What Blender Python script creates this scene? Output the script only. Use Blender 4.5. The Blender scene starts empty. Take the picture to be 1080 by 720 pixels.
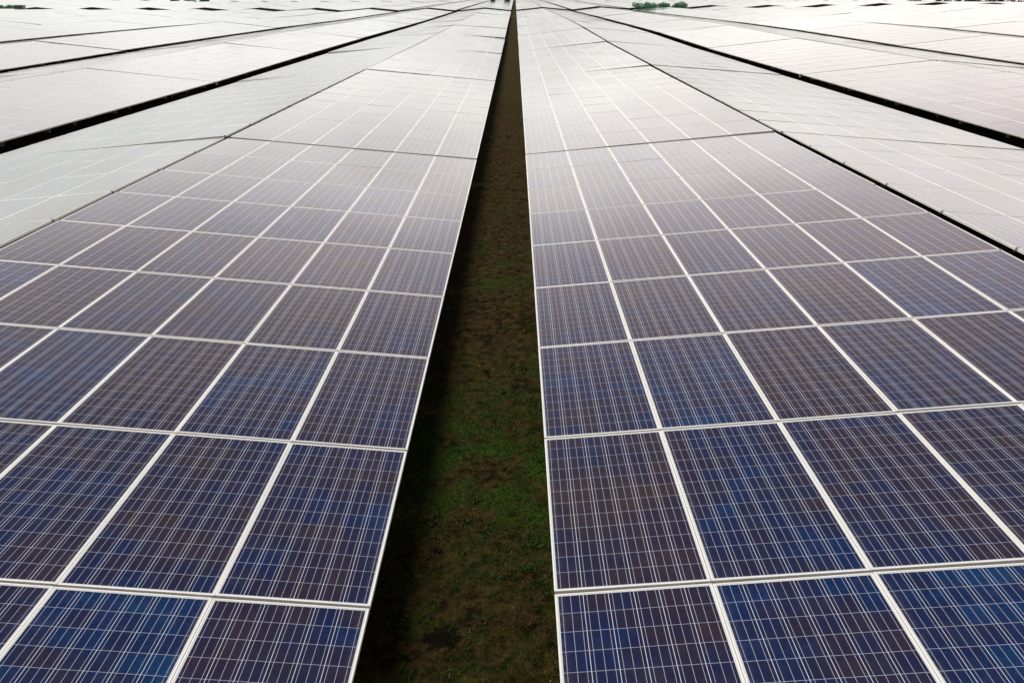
import bpy, bmesh, math, random
from mathutils import Matrix, Vector, noise
random.seed(7)
R = math.radians
C = bpy.context.scene.collection
SC = bpy.context.scene

# ------------------------------------------------------------------ camera
CAM_H = 3.5124
cam_d = bpy.data.cameras.new('camera'); cam = bpy.data.objects.new('camera', cam_d); C.objects.link(cam)
cam_d.sensor_width = 36.0; cam_d.sensor_fit = 'HORIZONTAL'; cam_d.lens = 36.0 * 847.02 / 1080.0
cam_d.clip_start = 0.05; cam_d.clip_end = 6000
_th, _yaw, _roll = .4036, .0015, .0129
_r0 = Vector((math.cos(_yaw), -math.sin(_yaw), 0)); _fh = Vector((math.sin(_yaw), math.cos(_yaw), 0))
_f = _fh * math.cos(_th) + Vector((0, 0, -math.sin(_th))); _u0 = _fh * math.sin(_th) + Vector((0, 0, math.cos(_th)))
_r = _r0 * math.cos(_roll) + _u0 * math.sin(_roll); _u = _u0 * math.cos(_roll) - _r0 * math.sin(_roll)
M = Matrix((_r, _u, -_f)).transposed().to_4x4(); M.translation = (0, 0, CAM_H)
cam.matrix_world = M
SC.camera = cam

# ------------------------------------------------------------------ sky, sun, exposure
SUN_EL, SUN_AZ = R(66), R(288)          # high on the left, veiled by cloud
W = bpy.data.worlds.new('World'); SC.world = W; W.use_nodes = True
nt = W.node_tree; N = nt.nodes; Lk = nt.links; N.clear()
wo = N.new('ShaderNodeOutputWorld'); bg = N.new('ShaderNodeBackground'); bg.inputs['Strength'].default_value = 0.10
sky = N.new('ShaderNodeTexSky'); sky.sky_type = 'NISHITA'; sky.sun_disc = False
sky.sun_elevation = SUN_EL; sky.sun_rotation = SUN_AZ; sky.dust_density = 3.0; sky.air_density = 1.0
tc = N.new('ShaderNodeTexCoord')
sep = N.new('ShaderNodeSeparateXYZ'); Lk.new(tc.outputs['Generated'], sep.inputs[0])
ramp = N.new('ShaderNodeValToRGB'); Lk.new(sep.outputs['Z'], ramp.inputs[0])      # cloud deck brightness by height
e = ramp.color_ramp.elements
e[0].position = 0.0; e[0].color = (1.0, .995, .975, 1)
e[1].position = 1.0; e[1].color = (.15, .21, .36, 1)
for p_, c_ in ((.06, (1.10, 1.085, 1.05, 1)), (.13, (1.74, 1.67, 1.58, 1)), (.23, (1.84, 1.70, 1.63, 1)), (.31, (1.38, 1.21, 1.20, 1)), (.40, (.80, .68, .71, 1)), (.52, (.27, .25, .30, 1)), (.66, (.13, .16, .24, 1))):
    q = e.new(p_); q.color = c_
nz = N.new('ShaderNodeTexNoise'); nz.inputs['Scale'].default_value = 4.2; nz.inputs['Detail'].default_value = 6
mp = N.new('ShaderNodeMapping'); mp.inputs['Scale'].default_value = (1, 1, 2.6)
Lk.new(tc.outputs['Generated'], mp.inputs[0]); Lk.new(mp.outputs[0], nz.inputs[0])
mr = N.new('ShaderNodeMapRange'); mr.inputs[1].default_value = .3; mr.inputs[2].default_value = .7
mr.inputs[3].default_value = 9.3; mr.inputs[4].default_value = 13.2
Lk.new(nz.outputs[0], mr.inputs[0])
vm = N.new('ShaderNodeVectorMath'); vm.operation = 'SCALE'; Lk.new(ramp.outputs[0], vm.inputs[0]); Lk.new(mr.outputs[0], vm.inputs['Scale'])
tint = N.new('ShaderNodeValToRGB'); tm = N.new('ShaderNodeMapRange'); tm.inputs[1].default_value = -1; tm.inputs[2].default_value = 1
Lk.new(sep.outputs['X'], tm.inputs[0]); Lk.new(tm.outputs[0], tint.inputs[0])
tint.color_ramp.elements[0].color = (.93, 1.0, .99, 1); tint.color_ramp.elements[1].color = (1.0, .935, .925, 1)
vm2 = N.new('ShaderNodeVectorMath'); vm2.operation = 'MULTIPLY'; Lk.new(vm.outputs[0], vm2.inputs[0]); Lk.new(tint.outputs[0], vm2.inputs[1])
mx = N.new('ShaderNodeMix'); mx.data_type = 'RGBA'; mx.inputs[0].default_value = .88
bk = N.new('ShaderNodeMapRange'); bk.inputs[1].default_value = -.6; bk.inputs[2].default_value = .15; bk.inputs[3].default_value = .35; bk.inputs[4].default_value = 1.0
Lk.new(sep.outputs['Y'], bk.inputs[0])             # sky dimmed behind the camera, added to darken frame faces turned that way
vm3 = N.new('ShaderNodeVectorMath'); vm3.operation = 'SCALE'; Lk.new(vm2.outputs[0], vm3.inputs[0]); Lk.new(bk.outputs[0], vm3.inputs['Scale'])
Lk.new(sky.outputs[0], mx.inputs[6]); Lk.new(vm3.outputs[0], mx.inputs[7])
Lk.new(mx.outputs[2], bg.inputs[0]); Lk.new(bg.outputs[0], wo.inputs[0])

sun_d = bpy.data.lights.new('sun', 'SUN'); sun_d.energy = 3.3; sun_d.angle = R(30); sun_d.color = (1, .96, .9)
sun = bpy.data.objects.new('sun', sun_d); C.objects.link(sun)
sdir = Vector((math.sin(SUN_AZ) * math.cos(SUN_EL), math.cos(SUN_AZ) * math.cos(SUN_EL), math.sin(SUN_EL)))
sun.rotation_euler = sdir.to_track_quat('Z', 'Y').to_euler(); sun.location = (0, -20, 40)
vs = SC.view_settings; vs.view_transform = 'Standard'; vs.look = 'None'; vs.exposure = 0.0; vs.gamma = 1.0; vs.use_curve_mapping = False
SC.cycles.max_bounces = 6; SC.cycles.glossy_bounces = 3; SC.cycles.diffuse_bounces = 3

# ------------------------------------------------------------------ material helpers
def new_mat(name):
    m = bpy.data.materials.new(name); m.use_nodes = True
    return m, m.node_tree, m.node_tree.nodes['Principled BSDF']
class NT:
    def __init__(s, nt): s.nt = nt
    def n(s, t, **k):
        o = s.nt.nodes.new(t)
        for a, b in k.items(): setattr(o, a, b)
        return o
    def l(s, a, b): s.nt.links.new(a, b)
    def put(s, sock, v):
        if hasattr(v, 'is_output') or hasattr(v, 'links'): s.l(v, sock)
        else: sock.default_value = v
    def math(s, op, a, b=0.0, c=None, clamp=False):
        o = s.n('ShaderNodeMath', operation=op, use_clamp=clamp); s.put(o.inputs[0], a); s.put(o.inputs[1], b)
        if c is not None: s.put(o.inputs[2], c)
        return o.outputs[0]
    def mix(s, f, a, b):
        o = s.n('ShaderNodeMix', data_type='RGBA'); s.put(o.inputs[0], f); s.put(o.inputs[6], a); s.put(o.inputs[7], b)
        return o.outputs[2]
    def noise(s, vec, scale, detail=2, rough=.5):
        o = s.n('ShaderNodeTexNoise'); s.l(vec, o.inputs['Vector']); o.inputs['Scale'].default_value = scale
        o.inputs['Detail'].default_value = detail; o.inputs['Roughness'].default_value = rough
        return o.outputs[0]
    def rng(s, v, a, b, c=0.0, d=1.0):
        o = s.n('ShaderNodeMapRange'); s.put(o.inputs[0], v)
        for i, x in enumerate((a, b, c, d)): o.inputs[i + 1].default_value = x
        return o.outputs[0]

PW, PL = 1.008, 1.951          # one panel
WP, LP = 1.012, 1.976          # its pitch across and along
NX, NY = 6, 10
TW, TL = NX * WP, NY * LP

# --- polycrystalline cells behind glass: navy to violet-brown cells, white gaps, three busbars
def make_glass():
    m, nt, b = new_mat('solar_glass'); k = NT(nt)
    uv = k.n('ShaderNodeUVMap'); uv.uv_map = 'panel'
    sp = k.n('ShaderNodeSeparateXYZ'); k.l(uv.outputs[0], sp.inputs[0])
    oi = k.n('ShaderNodeObjectInfo'); geo = k.n('ShaderNodeNewGeometry')
    rnd = k.math('FRACT', k.math('ADD', k.math('MULTIPLY', oi.outputs['Random'], 7.31), geo.outputs['Random Per Island']))
    pu, pv = .1614, .1592
    u = k.math('DIVIDE', k.math('SUBTRACT', sp.outputs[0], (PW - 6 * pu) / 2), pu)
    v = k.math('DIVIDE', k.math('SUBTRACT', sp.outputs[1], (PL - 12 * pv) / 2), pv)
    inu = k.math('LESS_THAN', k.math('ABSOLUTE', k.math('SUBTRACT', u, 3.0)), 3.0)
    inv = k.math('LESS_THAN', k.math('ABSOLUTE', k.math('SUBTRACT', v, 6.0)), 6.0)
    inside = k.math('MULTIPLY', inu, inv)
    fu = k.math('ABSOLUTE', k.math('SUBTRACT', k.math('FRACT', u), .5))
    fv = k.math('ABSOLUTE', k.math('SUBTRACT', k.math('FRACT', v), .5))
    gapu = k.math('GREATER_THAN', fu, .5 - .0115); gapv = k.math('GREATER_THAN', fv, .5 - .0105)
    bar = k.math('MAXIMUM', k.math('LESS_THAN', fu, .0085), k.math('LESS_THAN', k.math('ABSOLUTE', k.math('SUBTRACT', fu, .352)), .0085))
    # a hue that drifts over the panel and jumps a little from cell to cell
    ofs = k.n('ShaderNodeCombineXYZ'); k.l(k.math('MULTIPLY', rnd, 83.0), ofs.inputs[0]); k.l(k.math('MULTIPLY', rnd, 37.0), ofs.inputs[1])
    va = k.n('ShaderNodeVectorMath', operation='ADD'); k.l(uv.outputs[0], va.inputs[0]); k.l(ofs.outputs[0], va.inputs[1])
    low = k.noise(va.outputs[0], 1.5, 2, .5)
    ci = k.n('ShaderNodeCombineXYZ'); k.l(k.math('FLOOR', u), ci.inputs[0]); k.l(k.math('FLOOR', v), ci.inputs[1]); k.l(k.math('MULTIPLY', rnd, 91.7), ci.inputs[2])
    wn = k.n('ShaderNodeTexWhiteNoise', noise_dimensions='3D'); k.l(ci.outputs[0], wn.inputs[0])
    vor = k.n('ShaderNodeTexVoronoi'); k.l(va.outputs[0], vor.inputs['Vector']); vor.inputs['Scale'].default_value = 70
    vs_ = k.n('ShaderNodeSeparateColor'); k.l(vor.outputs['Color'], vs_.inputs[0])
    t = k.math('ADD', k.math('MULTIPLY', k.rng(low, .3, .7), .46), k.math('ADD', k.math('MULTIPLY', wn.outputs[0], .26), k.math('MULTIPLY', rnd, .42)))
    t = k.math('ADD', t, k.math('MULTIPLY', vs_.outputs[0], .22)); t = k.math('SUBTRACT', t, .17)
    cr = k.n('ShaderNodeValToRGB'); k.l(t, cr.inputs[0]); e = cr.color_ramp.elements
    e[0].position = .0; e[0].color = (.004, .030, .095, 1); e[1].position = 1.0; e[1].color = (.034, .021, .022, 1)
    q = e.new(.3); q.color = (.006, .013, .055, 1); q = e.new(.6); q.color = (.018, .013, .031, 1)
    c = k.mix(gapv, cr.outputs[0], (.29, .31, .37, 1))
    c = k.mix(bar, c, (.36, .38, .42, 1)); c = k.mix(gapu, c, (.55, .57, .60, 1))
    c = k.mix(inside, (.58, .58, .56, 1), c)
    # a film of dust
    dust = k.noise(va.outputs[0], 5.0, 5, .65)
    c = k.mix(k.math('MULTIPLY', k.rng(dust, .45, .85), .03), c, (.42, .37, .31, 1))
    edge = k.math('MULTIPLY', k.rng(sp.outputs[0], .015, .075, 1.0, 0.0), k.rng(k.noise(va.outputs[0], 22.0, 4, .6), .38, .62))
    c = k.mix(k.math('MULTIPLY', edge, .09), c, (.45, .40, .33, 1))
    k.l(c, b.inputs['Base Color'])
    b.inputs['IOR'].default_value = 1.38
    k.l(k.rng(dust, .3, .8, .05, .13), b.inputs['Roughness'])
    return m
def make_alu():
    m, nt, b = new_mat('anodised_aluminium'); k = NT(nt)
    tc = k.n('ShaderNodeTexCoord'); n = k.noise(tc.outputs['Object'], 3.0, 4)
    g = k.noise(tc.outputs['Object'], 40.0, 3)
    c = k.mix(k.rng(n, .3, .7), (.84, .82, .75, 1), (.76, .74, .68, 1))
    c = k.mix(k.math('MULTIPLY', k.rng(g, .62, .8), .35), c, (.35, .31, .25, 1))
    k.l(c, b.inputs['Base Color']); b.inputs['Roughness'].default_value = .42; b.inputs['Metallic'].default_value = .15
    return m
def make_plain(name, col, rough=.5, metal=0.0, var=.25, scale=6):
    m, nt, b = new_mat(name); k = NT(nt)
    tc = k.n('ShaderNodeTexCoord'); n = k.noise(tc.outputs['Object'], scale, 4, .6)
    d = tuple(x * (1 - var) for x in col)
    k.l(k.mix(k.rng(n, .3, .7), d + (1,), col + (1,)), b.inputs['Base Color'])
    b.inputs['Roughness'].default_value = rough; b.inputs['Metallic'].default_value = metal
    return m
GLASS = make_glass(); ALU = make_alu()
STEEL = make_plain('galvanised_steel', (.30, .31, .32), .5, .6)
BACK = make_plain('panel_backsheet', (.30, .30, .30), .7)
BLACKP = make_plain('black_plastic', (.02, .02, .02), .5)
TAPE = make_plain('galvanised_strap', (.62, .62, .58), .5, .2)

def make_ground():
    m, nt, b = new_mat('mossy_soil'); k = NT(nt)
    geo = k.n('ShaderNodeNewGeometry'); P = geo.outputs['Position']
    a = k.noise(P, .55, 5, .62); f = k.noise(P, 9.0, 8, .75); g = k.noise(P, 30.0, 6, .8); d = k.noise(P, 2.6, 6, .68)
    soil = k.mix(k.rng(f, .40, .64), (.006, .004, .0015, 1), (.092, .056, .017, 1))
    moss = k.mix(k.rng(g, .40, .64), (.005, .013, .002, 1), (.062, .118, .014, 1))
    # a mossier stretch of the aisle four to nine metres out
    sp = k.n('ShaderNodeSeparateXYZ'); k.l(P, sp.inputs[0])
    band = k.math('SUBTRACT', 1.0, k.math('DIVIDE', k.math('ABSOLUTE', k.math('SUBTRACT', sp.outputs[1], 7.0)), 3.0), clamp=True)
    w = k.math('ADD', k.math('MULTIPLY', k.rng(a, .44, .62, .10, .8), k.rng(sp.outputs[1], 9.0, 16.0, .85, .25)), k.math('MULTIPLY', band, .5)); w = k.math('MULTIPLY', w, k.rng(d, .40, .58, .05, 1.25), clamp=True)
    c = k.mix(w, soil, moss)
    dv = k.n('ShaderNodeVectorMath', operation='DISTANCE'); k.l(P, dv.inputs[0]); dv.inputs[1].default_value = (-.475, 4.455, -.71)
    c = k.mix(k.math('MULTIPLY', k.rng(k.math('ADD', dv.outputs['Value'], k.math('MULTIPLY', k.math('SUBTRACT', f, .5), .5)), .09, .15, 1.0, 0.0), .85), c, (.006, .004, .003, 1))
    k.l(c, b.inputs['Base Color']); b.inputs['Roughness'].default_value = .95; b.inputs['Specular IOR Level'].default_value = .04
    bp = k.n('ShaderNodeBump'); bp.inputs['Strength'].default_value = 1.0; bp.inputs['Distance'].default_value = .07
    k.l(k.math('ADD', f, k.math('MULTIPLY', g, .5)), bp.inputs['Height']); k.l(bp.outputs[0], b.inputs['Normal'])
    return m
GROUND = make_ground()

# ------------------------------------------------------------------ lie of the land (height of the low panel edges)
XS = [-400, -120, -40, -27, -13.3, -6.97, -.9, .3, 6.34, 13, 26, 40, 60, 100, 400]
YS = [20, 40, 60, 80, 100, 140, 198.9, 205.5, 375, 700]
TZ = [
 [-.6, -.5, -.4, -.38, -.3, -.26, -.147, 0, .03, .25, .55, .9, 1.1, 1.5, 2],
 [-.5, -.5, -.38, -.38, -.3, -.2, -.12, .03, .13, .36, .65, 1.0, 1.3, 1.8, 3],
 [-.5, -.4, -.2, -.18, -.15, -.2, -.06, .10, .28, .45, .8, 1.15, 1.5, 2, 3.5],
 [-.4, -.3, -.04, -.06, -.05, -.1, .1, .3, .5, .72, 1.04, 1.45, 1.7, 2.2, 4],
 [-.3, -.2, .03, .05, -.02, .0, .3, .5, .66, .8, 1.2, 1.5, 1.8, 2.4, 4.5],
 [-.4, -.35, -.02, .05, .15, .3, .5, .62, .76, .95, 1.25, 1.6, 2.0, 2.8, 5],
 [-.8, -.68, .1, .35, .5, .62, .72, .8, .9, 1.0, 1.4, 1.7, 1.95, 3.05, 4.3],
 [-.55, -.4, .36, .58, .72, .83, .92, 1.0, 1.1, 1.22, 1.65, 1.95, 2.2, 3.3, 4.4],
 [.0, .2, 1.2, 1.4, 1.7, 1.85, 2.0, 2.05, 2.2, 2.35, 2.6, 2.9, 3.1, 3.35, 5.1],
 [2, 2.5, 3, 3.1, 3.2, 3.3, 3.4, 3.4, 3.5, 3.6, 3.8, 4.1, 4.6, 5.8, 12]]
def locate(a, v):
    if v <= a[0]: return 0, 0.0
    for i in range(len(a) - 1):
        if v <= a[i + 1]: return i, (v - a[i]) / (a[i + 1] - a[i])
    return len(a) - 2, 1.0
def T(x, y):
    i, s = locate(XS, x); j, t = locate(YS, y)
    z0 = TZ[j][i] * (1 - s) + TZ[j][i + 1] * s; z1 = TZ[j + 1][i] * (1 - s) + TZ[j + 1][i + 1] * s
    return z0 * (1 - t) + z1 * t
RISE = .57
CLEAR = .62
def G(x, y): return T(x, y) - CLEAR

def link(name, me, parent=None, mat=None):
    o = bpy.data.objects.new(name, me); C.objects.link(o)
    if parent is not None: o.parent = parent
    return o
def tag(o, label=None, cat=None, group=None, kind=None):
    for a, b in (('label', label), ('category', cat), ('group', group), ('kind', kind)):
        if b: o[a] = b

# ------------------------------------------------------------------ ground, one sheet to the horizon
gx = sorted(set([-3000, -1500, -800] + XS + [x * 2.0 for x in range(-20, 21)] + [x * .25 for x in range(-8, 9)] + [800, 1500, 3000]))
gy = sorted(set([-800, -200, -60, -20] + YS + [y * 1.0 for y in range(-10, 45)] + [y * 10.0 for y in range(5, 40)] + [900, 1500, 3000]))
verts = []
for y in gy:
    for x in gx:
        h = 0.0
        if abs(x) < 60 and -12 < y < 120:
            h = .03 * noise.noise(Vector((x * .7, y * .7, 0))) + .015 * noise.noise(Vector((x * 2.3, y * 2.3, 3)))
        verts.append((x, y, G(x, y) + h))
nxg = len(gx)
faces = [(j * nxg + i, j * nxg + i + 1, (j + 1) * nxg + i + 1, (j + 1) * nxg + i) for j in range(len(gy) - 1) for i in range(nxg - 1)]
me = bpy.data.meshes.new('ground'); me.from_pydata(verts, [], faces); me.materials.append(GROUND)
for p in me.polygons: p.use_smooth = True
g = link('ground', me); tag(g, kind='structure')

# ------------------------------------------------------------------ mesh builder with panel UVs
class MB:
    def __init__(s): s.v = []; s.f = []; s.m = []; s.uv = []
    def quad(s, pts, mi, uvs=None):
        n = len(s.v); s.v += [tuple(p) for p in pts]; s.f.append(tuple(range(n, n + len(pts)))); s.m.append(mi)
        s.uv += uvs if uvs else [(0, 0)] * len(pts)
    def box(s, a, b, mi, skip=()):
        x0, y0, z0 = a; x1, y1, z1 = b
        F = {'b': [(x0, y0, z0), (x0, y1, z0), (x1, y1, z0), (x1, y0, z0)], 't': [(x0, y0, z1), (x1, y0, z1), (x1, y1, z1), (x0, y1, z1)],
             's': [(x0, y0, z0), (x1, y0, z0), (x1, y0, z1), (x0, y0, z1)], 'n': [(x1, y1, z0), (x0, y1, z0), (x0, y1, z1), (x1, y1, z1)],
             'w': [(x0, y1, z0), (x0, y0, z0), (x0, y0, z1), (x0, y1, z1)], 'e': [(x1, y0, z0), (x1, y1, z0), (x1, y1, z1), (x1, y0, z1)]}
        for k_, q_ in F.items():
            if k_ not in skip: s.quad(q_, mi)
    def build(s, name, mats):
        me = bpy.data.meshes.new(name); me.from_pydata(s.v, [], s.f)
        for m in mats: me.materials.append(m)
        me.polygons.foreach_set('material_index', s.m)
        u = me.uv_layers.new(name='panel'); u.data.foreach_set('uv', [c for p in s.uv for c in p])
        me.update(); return me

LIP, FH = .011, .040
def frame_mesh(mb, mi):
    # four mitre-less rails butted end to end; their tops chamfered a little
    ch = .0015
    def rail(x0, y0, x1, y1):
        mb.box((x0, y0, -FH), (x1, y1, -ch), mi, skip=('t',))
        a = [(x0, y0), (x1, y0), (x1, y1), (x0, y1)]
        bq = [(x0 + ch, y0 + ch), (x1 - ch, y0 + ch), (x1 - ch, y1 - ch), (x0 + ch, y1 - ch)]
        for i in range(4):
            j = (i + 1) % 4
            mb.quad([(*a[i], -ch), (*a[j], -ch), (*bq[j], 0), (*bq[i], 0)], mi)
        mb.quad([(*q_, 0) for q_ in bq], mi)
    rail(0, 0, PW, LIP); rail(0, PL - LIP, PW, PL); rail(0, LIP, LIP, PL - LIP); rail(PW - LIP, LIP, PW, PL - LIP)
def glass_mesh(mb, mi, back):
    a, b_, c_, d = LIP, LIP, PW - LIP, PL - LIP
    z = -.0025
    mb.quad([(a, b_, z), (c_, b_, z), (c_, d, z), (a, d, z)], mi, [(a, b_), (c_, b_), (c_, d), (a, d)])
    mb.quad([(a, d, z - .006), (c_, d, z - .006), (c_, b_, z - .006), (a, b_, z - .006)], back)
mb = MB(); glass_mesh(mb, 0, 1); PANEL_GLASS = mb.build('solar_panel', [GLASS, BACK])
mb = MB(); frame_mesh(mb, 0); PANEL_FRAME = mb.build('panel_frame', [ALU])
mb = MB(); glass_mesh(mb, 0, 1); frame_mesh(mb, 2); PANEL_ONE = mb.build('solar_panel_framed', [GLASS, BACK, ALU])

# rack under one table: two purlins, five bents of low and high post joined by a rafter
def rack(mb, mi):
    for x in (1.1, 4.9): mb.box((x - .03, .02, -FH - .083), (x + .03, TL - .045, -FH - .003), mi)
    for y in (.9, 5.4, 9.9, 14.4, 18.9):
        mb.box((.15, y - .03, -FH - .166), (TW - .15, y + .03, -FH - .086), mi)
        mb.box((1.65, y - .04, -CLEAR - .45), (1.73, y + .04, -FH - .169), mi)
        mb.box((5.15, y - .04, -CLEAR - 1.0), (5.23, y + .04, -FH - .169), mi)
mb = MB(); rack(mb, 0); RACK = mb.build('rack', [STEEL])
def clamp_mesh():
    mb = MB()
    mb.box((-.008, -.016, -.048), (.026, .016, .003), 0); mb.box((-.03, -.008, -.045), (-.010, .008, -.024), 0)
    mb.box((.006, -.007, .0035), (.018, .007, .009), 0)
    return mb.build('edge_clamp', [STEEL])
CLAMP = clamp_mesh()

# a far table: same rack, panels and frames in one mesh, every panel set at its own slight tilt
def far_mesh(seed, with_rack=True):
    rg = random.Random(seed); mb = MB()
    for j in range(NY):
        y0 = j * LP
        mb.box((0, y0, -FH), (TW - .004, y0 + PL, 0), 1, skip=())
        for i in range(NX):
            x0 = i * WP
            tx, ty = rg.gauss(0, .0013), rg.gauss(0, .0013)
            a, b_, c_, d = x0 + LIP, y0 + LIP, x0 + PW - LIP, y0 + PL - LIP
            cx, cy = (a + c_) / 2, (b_ + d) / 2
            z = lambda x, y: .0045 + (x - cx) * tx + (y - cy) * ty
            mb.quad([(a, b_, z(a, b_)), (c_, b_, z(c_, b_)), (c_, d, z(c_, d)), (a, d, z(a, d))], 0,
                    [(LIP, LIP), (PW - LIP, LIP), (PW - LIP, PL - LIP), (LIP, PL - LIP)])
    if with_rack: rack(mb, 2)
    return mb
FAR = [far_mesh(s_).build('solar_table', [GLASS, ALU, STEEL]) for s_ in range(9)]

# ------------------------------------------------------------------ where every table goes
Y_START = 4.1445 - 2 * LP; BREAK = .10
def row_y(r):
    if r < 10: y = Y_START + r * (TL + BREAK)
    elif r < 19: y = Y_START + 10 * (TL + BREAK) + 6.6 + (r - 10) * (TL + BREAK)
    else: y = Y_START + 19 * (TL + BREAK) + 13.2 + (r - 19) * (TL + BREAK)
    return y
def slope_x(side, s):
    """low and high edge X of the s-th slope (1 = along the central aisle) on a side"""
    base, rg_, vg = (.298, .20, .97) if side > 0 else (.9026, .10, 1.10)
    w = TW * math.cos(R(5)) - .004
    k_, odd = divmod(s - 1, 2)
    x0 = base + k_ * (2 * w + rg_ + vg)
    if odd == 0: lo, hi = x0, x0 + w
    else: hi, lo = x0 + w + rg_, x0 + 2 * w + rg_
    return side * lo, side * hi
def table_matrix(side, s, r, jit):
    lo, hi = slope_x(side, s); y0 = row_y(r); y1 = y0 + TL - .025
    za, zb, zc_, zd = T(lo, y0), T(lo, y1), T(hi, y0) + RISE, T(hi, y1) + RISE
    if s == 1 and side > 0: pass
    ctr = Vector(((lo + hi) / 2, (y0 + y1) / 2, (za + zb + zc_ + zd) / 4 + jit.gauss(0, .006)))
    up = Vector((hi - lo, 0, (zc_ + zd - za - zb) / 2 + jit.gauss(0, .012))).normalized()
    along = Vector((0, y1 - y0, (zb + zd - za - zc_) / 2 - .008 + jit.gauss(0, .005)))
    if hi < lo: along = -along
    along = (along - up * along.dot(up)).normalized(); nrm = up.cross(along)
    m = Matrix((up, along, nrm)).transposed().to_4x4()
    m.translation = ctr - up * (TW - .004) / 2 - along * (TL - .025) / 2
    return m
def in_view(side, s, r):
    lo, hi = slope_x(side, s); y1 = row_y(r) + TL
    zc = y1 * math.cos(_th) + 3 * math.sin(_th)
    near = min(abs(lo), abs(hi))
    if near > .655 * zc + .6: return False
    return True

ORD = ['zeroth', 'first', 'second', 'third', 'fourth', 'fifth', 'sixth', 'seventh', 'eighth', 'ninth', 'tenth', 'eleventh', 'twelfth', 'thirteenth',
       'fourteenth', 'fifteenth', 'sixteenth', 'seventeenth', 'eighteenth', 'nineteenth', 'twentieth', 'twenty-first', 'twenty-second', 'twenty-third', 'twenty-fourth',
       'twenty-fifth', 'twenty-sixth', 'twenty-seventh', 'twenty-eighth', 'twenty-ninth', 'thirtieth', 'thirty-first', 'thirty-second', 'thirty-third',
       'thirty-fourth', 'thirty-fifth', 'thirty-sixth', 'thirty-seventh', 'thirty-eighth', 'thirty-ninth', 'fortieth']
def describe(side, s, r):
    sd = 'right' if side > 0 else 'left'
    if r < 10:
        if r == 0: col = 'dark blue' if s == 1 else 'pale grey'
        elif r == 1: col = 'grey violet' if s == 1 else 'pale silvery'
        else: col = 'silvery white'
        back = 'closest table row' if r == 0 else ORD[r + 1] + ' table row back'
        return f'{col} solar table, {ORD[s]} slope {sd} of grass aisle, {back}'
    return f'white solar table, {ORD[s]} slope {sd} of grass aisle, {ORD[r - 9]} row beyond path'

def group_of(r): return 'solar tables before the cross path' if r < 10 else 'solar tables beyond the cross path'

n_single = 0; stuff = MB(); leftovers = []
cells = []
for r in range(0, 30):
    for side in (1, -1):
        for s in range(1, 60):
            if not in_view(side, s, r): break
            cells.append((r, side, s))
def build_detailed(r, side, s, jit, subframes):
    root = bpy.data.objects.new('solar_table', None); C.objects.link(root); root.empty_display_size = .2
    root.matrix_world = table_matrix(side, s, r, jit)
    tag(root, describe(side, s, r), 'solar table', group_of(r))
    link('rack', RACK, root)
    for j in range(NY):
        for i in range(NX):
            p = link('solar_panel', PANEL_GLASS if subframes else PANEL_ONE, root)
            ax, ay, az = jit.gauss(0, .0018), jit.gauss(0, .0022), jit.gauss(0, .0008)      # tilted about its own middle
            p.location = (i * WP + az * PL / 2, j * LP - az * PW / 2, ay * PW / 2 - ax * PL / 2 + jit.gauss(0, .0004))
            p.rotation_euler = (ax, ay, az)
            if subframes: link('frame', PANEL_FRAME, p)
    if r < 2:
        for j in range(NY + 1):
            y = j * LP - .0125
            c = link('edge_clamp', CLAMP, root); c.location = (TW - .004, y, 0); c.rotation_euler = (0, 0, math.pi)
    if s % 2 == 1 and s > 1:            # pale cable box hung under the low edge at the near end of the table
        mb = MB(); y = TL - .14 if side < 0 else .03
        mb.box((-.05, y, -.15), (-.002, y + .09, .012), 0)
        link('cable_box', mb.build('cable_box', [TAPE]), root)
    return root
count = 0
for (r, side, s) in cells:
    jit = random.Random(r * 1000 + s * 10 + (side > 0))
    if r <= 2 and count < 300:
        build_detailed(r, side, s, jit, r <= 1); count += 1
    elif count < 296 and r < 14:
        o = link('solar_table', FAR[jit.randrange(9)]); o.matrix_world = table_matrix(side, s, r, jit)
        tag(o, describe(side, s, r), 'solar table', group_of(r)); count += 1
    else: leftovers.append((r, side, s, jit))
print('tables', count, 'left', len(leftovers), 'rows', max(c[0] for c in cells))
# the tables past three hundred: one mass of far rows
sv, sf, sm, suv = [], [], [], []
proto = [far_mesh(100 + q_, False) for q_ in range(3)]
for (r, side, s, jit) in leftovers:
    m = table_matrix(side, s, r, jit); p = proto[jit.randrange(3)]; n0 = len(sv)
    sv += [tuple(m @ Vector(v)) for v in p.v]; sf += [tuple(n0 + a for a in f) for f in p.f]; sm += p.m; suv += p.uv
st = MB(); st.v, st.f, st.m, st.uv = sv, sf, sm, suv
o = link('distant_solar_tables', st.build('distant_solar_tables', [GLASS, ALU])); tag(o, 'white mass of solar tables filling the far end of the field', 'solar tables', None, 'stuff')

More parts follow.
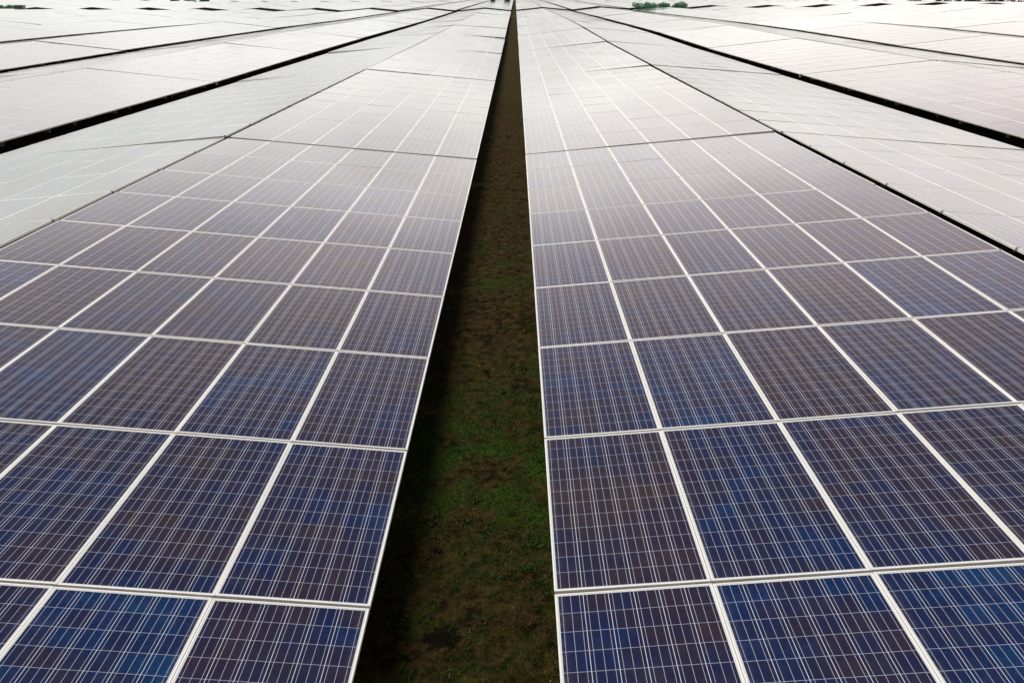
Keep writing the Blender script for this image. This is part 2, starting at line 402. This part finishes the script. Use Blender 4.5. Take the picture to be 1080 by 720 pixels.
# ------------------------------------------------------------------ grass and moss in the central aisle
def blade_mat(name, c0, c1):
    m, nt, b = new_mat(name); k = NT(nt); geo = k.n('ShaderNodeNewGeometry')
    k.l(k.mix(geo.outputs['Random Per Island'], c0, c1), b.inputs['Base Color']); b.inputs['Roughness'].default_value = .8
    b.inputs['Specular IOR Level'].default_value = .2
    return m
GREEN = blade_mat('grass_green', (.010, .026, .004, 1), (.075, .13, .022, 1)); DRY = blade_mat('grass_dry', (.020, .013, .005, 1), (.13, .088, .038, 1))
def ground_h(x, y):
    return G(x, y) + .03 * noise.noise(Vector((x * .7, y * .7, 0))) + .015 * noise.noise(Vector((x * 2.3, y * 2.3, 3)))
rg = random.Random(3); gm = MB()
def blade(x, y, h, mi):
    a = rg.uniform(0, 6.283); w = rg.uniform(.0028, .0065); l = rg.uniform(.2, 1.0) * h; z = ground_h(x, y) - .004
    dx, dy = math.cos(a), math.sin(a); b = rg.uniform(0, 6.283); bx, by = math.cos(b) * l, math.sin(b) * l
    gm.v += [(x - dx * w, y - dy * w, z), (x + dx * w, y + dy * w, z), (x + bx * .5 + dx * w * .7, y + by * .5 + dy * w * .7, z + h * .6),
             (x + bx * .5 - dx * w * .7, y + by * .5 - dy * w * .7, z + h * .6), (x + bx, y + by, z + h * .85)]
    n = len(gm.v) - 5; gm.f += [(n, n + 1, n + 2, n + 3), (n + 3, n + 2, n + 4)]; gm.m += [mi, mi]; gm.uv += [(0, 0)] * 7
for i in range(130000):
    y = 2.2 + 34 * rg.random() ** 1.9; x = rg.uniform(-1.45, .85)
    d = noise.noise(Vector((x * 1.3, y * 1.1, 9))) + .35 * noise.noise(Vector((x * 5, y * 5, 2))) + .45 * max(0, 1 - abs(y - 7) / 3) - (.12 if y < 12 else .4)
    if d > rg.uniform(-.25, .55): blade(x, y, rg.uniform(.010, .028), 0)
    elif rg.random() < .45: blade(x, y, rg.uniform(.008, .02), 1)
for i in range(420):                     # tufts
    y = 2.4 + 26 * rg.random() ** 1.7; x = rg.uniform(-1.35, .75); hh = rg.uniform(.022, .055); mi = 0 if rg.random() < .6 else 1
    for q in range(rg.randrange(14, 40)): blade(x + rg.gauss(0, .022), y + rg.gauss(0, .022), hh * rg.uniform(.5, 1.2), mi)
for i in range(260):                     # dead leaves and chips
    y = 2.4 + 26 * rg.random() ** 1.7; x = rg.uniform(-1.35, .75); z = ground_h(x, y) + .008; a = rg.uniform(0, 6.3); l = rg.uniform(.004, .012)
    gm.quad([(x + l * math.cos(a + b) * (1 if b % 3.2 < 1 else .6), y + l * math.sin(a + b), z + rg.uniform(-.004, .012)) for b in (0, 1.57, 3.14, 4.71)], 2)
CHIP = blade_mat('dead_leaf', (.06, .035, .015, 1), (.20, .15, .09, 1))
o = link('grass', gm.build('grass', [GREEN, DRY, CHIP])); tag(o, 'short green and withered grass growing in the dark central aisle', 'grass', None, 'stuff')
gm = MB()
for i in range(5000):
    x, y = rg.uniform(-1.0, .4), rg.gauss(172, 3); blade(x, y, rg.uniform(.12, .38), 0)
GB = blade_mat('grass_bright', (.16, .20, .04, 1), (.34, .36, .10, 1))
o = link('tall_grass', gm.build('tall_grass', [GB])); tag(o, 'tall yellow green grass crossing the aisle far back', 'grass', None, 'stuff')

# ------------------------------------------------------------------ shrubs on the cross paths and trees past the field
LEAF = [blade_mat('leaf_green', (.045, .25, .10, 1), (.13, .46, .22, 1)), blade_mat('leaf_pale', (.20, .38, .24, 1), (.50, .66, .50, 1))]
DARK = [blade_mat('leaf_dark', (.022, .018, .020, 1), (.05, .045, .04, 1))] * 2
BARK = make_plain('bark', (.10, .075, .05), .9)
def shrub(x, y, wx, wy, h, label, cat, group, name='shrub', mats=LEAF, n=2600, trunk=.15, ls=.13):
    root = bpy.data.objects.new(name, None); C.objects.link(root); root.location = (x, y, G(x, y)); tag(root, label, cat, group)
    mb = MB(); lobes = [(rg.uniform(-.36, .36) * wx, rg.uniform(-.3, .3) * wy, rg.uniform(.35, .72) * h, rg.uniform(.24, .42)) for _ in range(9)]
    for i in range(n):
        lx, ly, lz, lr = lobes[rg.randrange(9)]
        v = Vector((rg.gauss(0, 1), rg.gauss(0, 1), rg.gauss(0, 1))).normalized() * rg.uniform(.55, 1.0) ** .5
        c = Vector((lx + v.x * lr * wx * .5, ly + v.y * lr * wy * .6, max(trunk * h, lz + v.z * lr * h * .75)))
        a = Vector((rg.gauss(0, 1), rg.gauss(0, 1), rg.gauss(0, 1))).normalized(); b = a.orthogonal().normalized(); s_ = ls * rg.uniform(.6, 1.5)
        mb.quad([c - a * s_, c - b * s_ * .5, c + a * s_, c + b * s_ * .5], 0 if rg.random() < .62 else 1)
    link('foliage' if name == 'shrub' else 'crown', mb.build('foliage', mats), root)
    bm = bmesh.new()
    for q in range(5):
        lx, ly, lz, lr = lobes[q]; p0 = Vector((lx * .25, ly * .25, -.1)); p1 = Vector((lx, ly, lz))
        d = p1 - p0; mt = Matrix.Translation((p0 + p1) / 2) @ d.to_track_quat('Z', 'Y').to_matrix().to_4x4()
        bmesh.ops.create_cone(bm, segments=7, radius1=.02 * h + .02, radius2=.01 * h, depth=d.length, matrix=mt)
    me = bpy.data.meshes.new('stem'); bm.to_mesh(me); bm.free(); me.materials.append(BARK); link('stem' if name == 'shrub' else 'trunk', me, root)
PY = row_y(9) + TL + 3.3; PY2 = row_y(18) + TL + 3.3

SG = 'shrubs on the near cross path'
for x, wx, h, lab in ((29.6, 4.6, 1.95, 'green leafy shrub on the cross path, bulky one at the hedge end nearest the aisle'),
                      (33.6, 4.4, 1.75, 'green leafy shrub on the cross path, middle one of the three right of the aisle'),
                      (37.6, 4.6, 1.9, 'green leafy shrub on the cross path, outermost of the three right of the aisle')):
    shrub(x, PY, wx * 1.12, 2.4, h * 1.15, lab, 'shrub', SG)
for x, wx, h, lab in ((-124.5, 6.0, 2.0, 'low clipped green hedge bush on the cross path, cut by the left picture edge'),
                      (-119.2, 5.6, 1.9, 'low clipped green hedge bush on the cross path, next to the pale cabinet')):
    shrub(x, PY, wx, 1.8, h, lab, 'shrub', SG)
root = bpy.data.objects.new('equipment_cabinet', None); C.objects.link(root); root.location = (-115.2, PY, G(-115.2, PY))
tag(root, 'pale green equipment cabinet beside the clipped bushes on the cross path', 'cabinet')
CAB = make_plain('pale_green_paint', (.42, .50, .42), .5); CABR = make_plain('grey_green_paint', (.16, .22, .17), .5)
mb = MB(); mb.box((-1.0, -.6, .12), (1.0, .6, 1.68), 0); link('body', mb.build('cabinet_body', [CAB]), root)
mb = MB(); mb.box((-1.1, -.7, 1.682), (1.1, .7, 1.78), 0); link('roof', mb.build('cabinet_roof', [CABR]), root)
mb = MB(); mb.box((-1.05, -.65, -.15), (1.05, .65, .118), 0); link('plinth', mb.build('cabinet_plinth', [STEEL]), root)
for q in (-1, 1):
    mb = MB(); mb.box((q * .49 - .46, -.625, .2), (q * .49 + .46, -.602, 1.6), 0); d_ = link('door', mb.build('cabinet_door', [CABR]), root)
    mb = MB(); mb.box((q * .08 - .015, -.65, .7), (q * .08 + .015, -.627, .86), 0); link('handle', mb.build('cabinet_handle', [BLACKP]), d_)
for x, wx, lab in ((-150.6, 5.6, 'leafy green bush beyond the white tables, outermost of three far left'),
                   (-144.3, 5.6, 'leafy green bush beyond the white tables, middle of three far left'),
                   (-138.2, 5.0, 'leafy green bush beyond the white tables, innermost of three far left'),
                   (-10.3, 2.9, 'small green bush at the far path, just left of the valley line'),
                   (-3.4, 3.1, 'small green bush at the far path, close beside the aisle end')):
    shrub(x, PY2, wx, 2.4, 3.0, lab, 'shrub', 'bushes on the far cross path', n=1500, ls=.22)
for q, (x, h) in enumerate(((184, 4.0), (193, 4.6), (202, 4.2), (211, 5.4), (220, 4.8), (229, 5.6), (238, 5.0), (247, 5.5))):
    shrub(x, 396 + rg.uniform(-3, 3), 10.5, 7, h, 'dark bare tree of the row on the far right skyline', 'tree', 'dark trees on the far right skyline', name='tree', mats=DARK, n=1500, ls=.32)
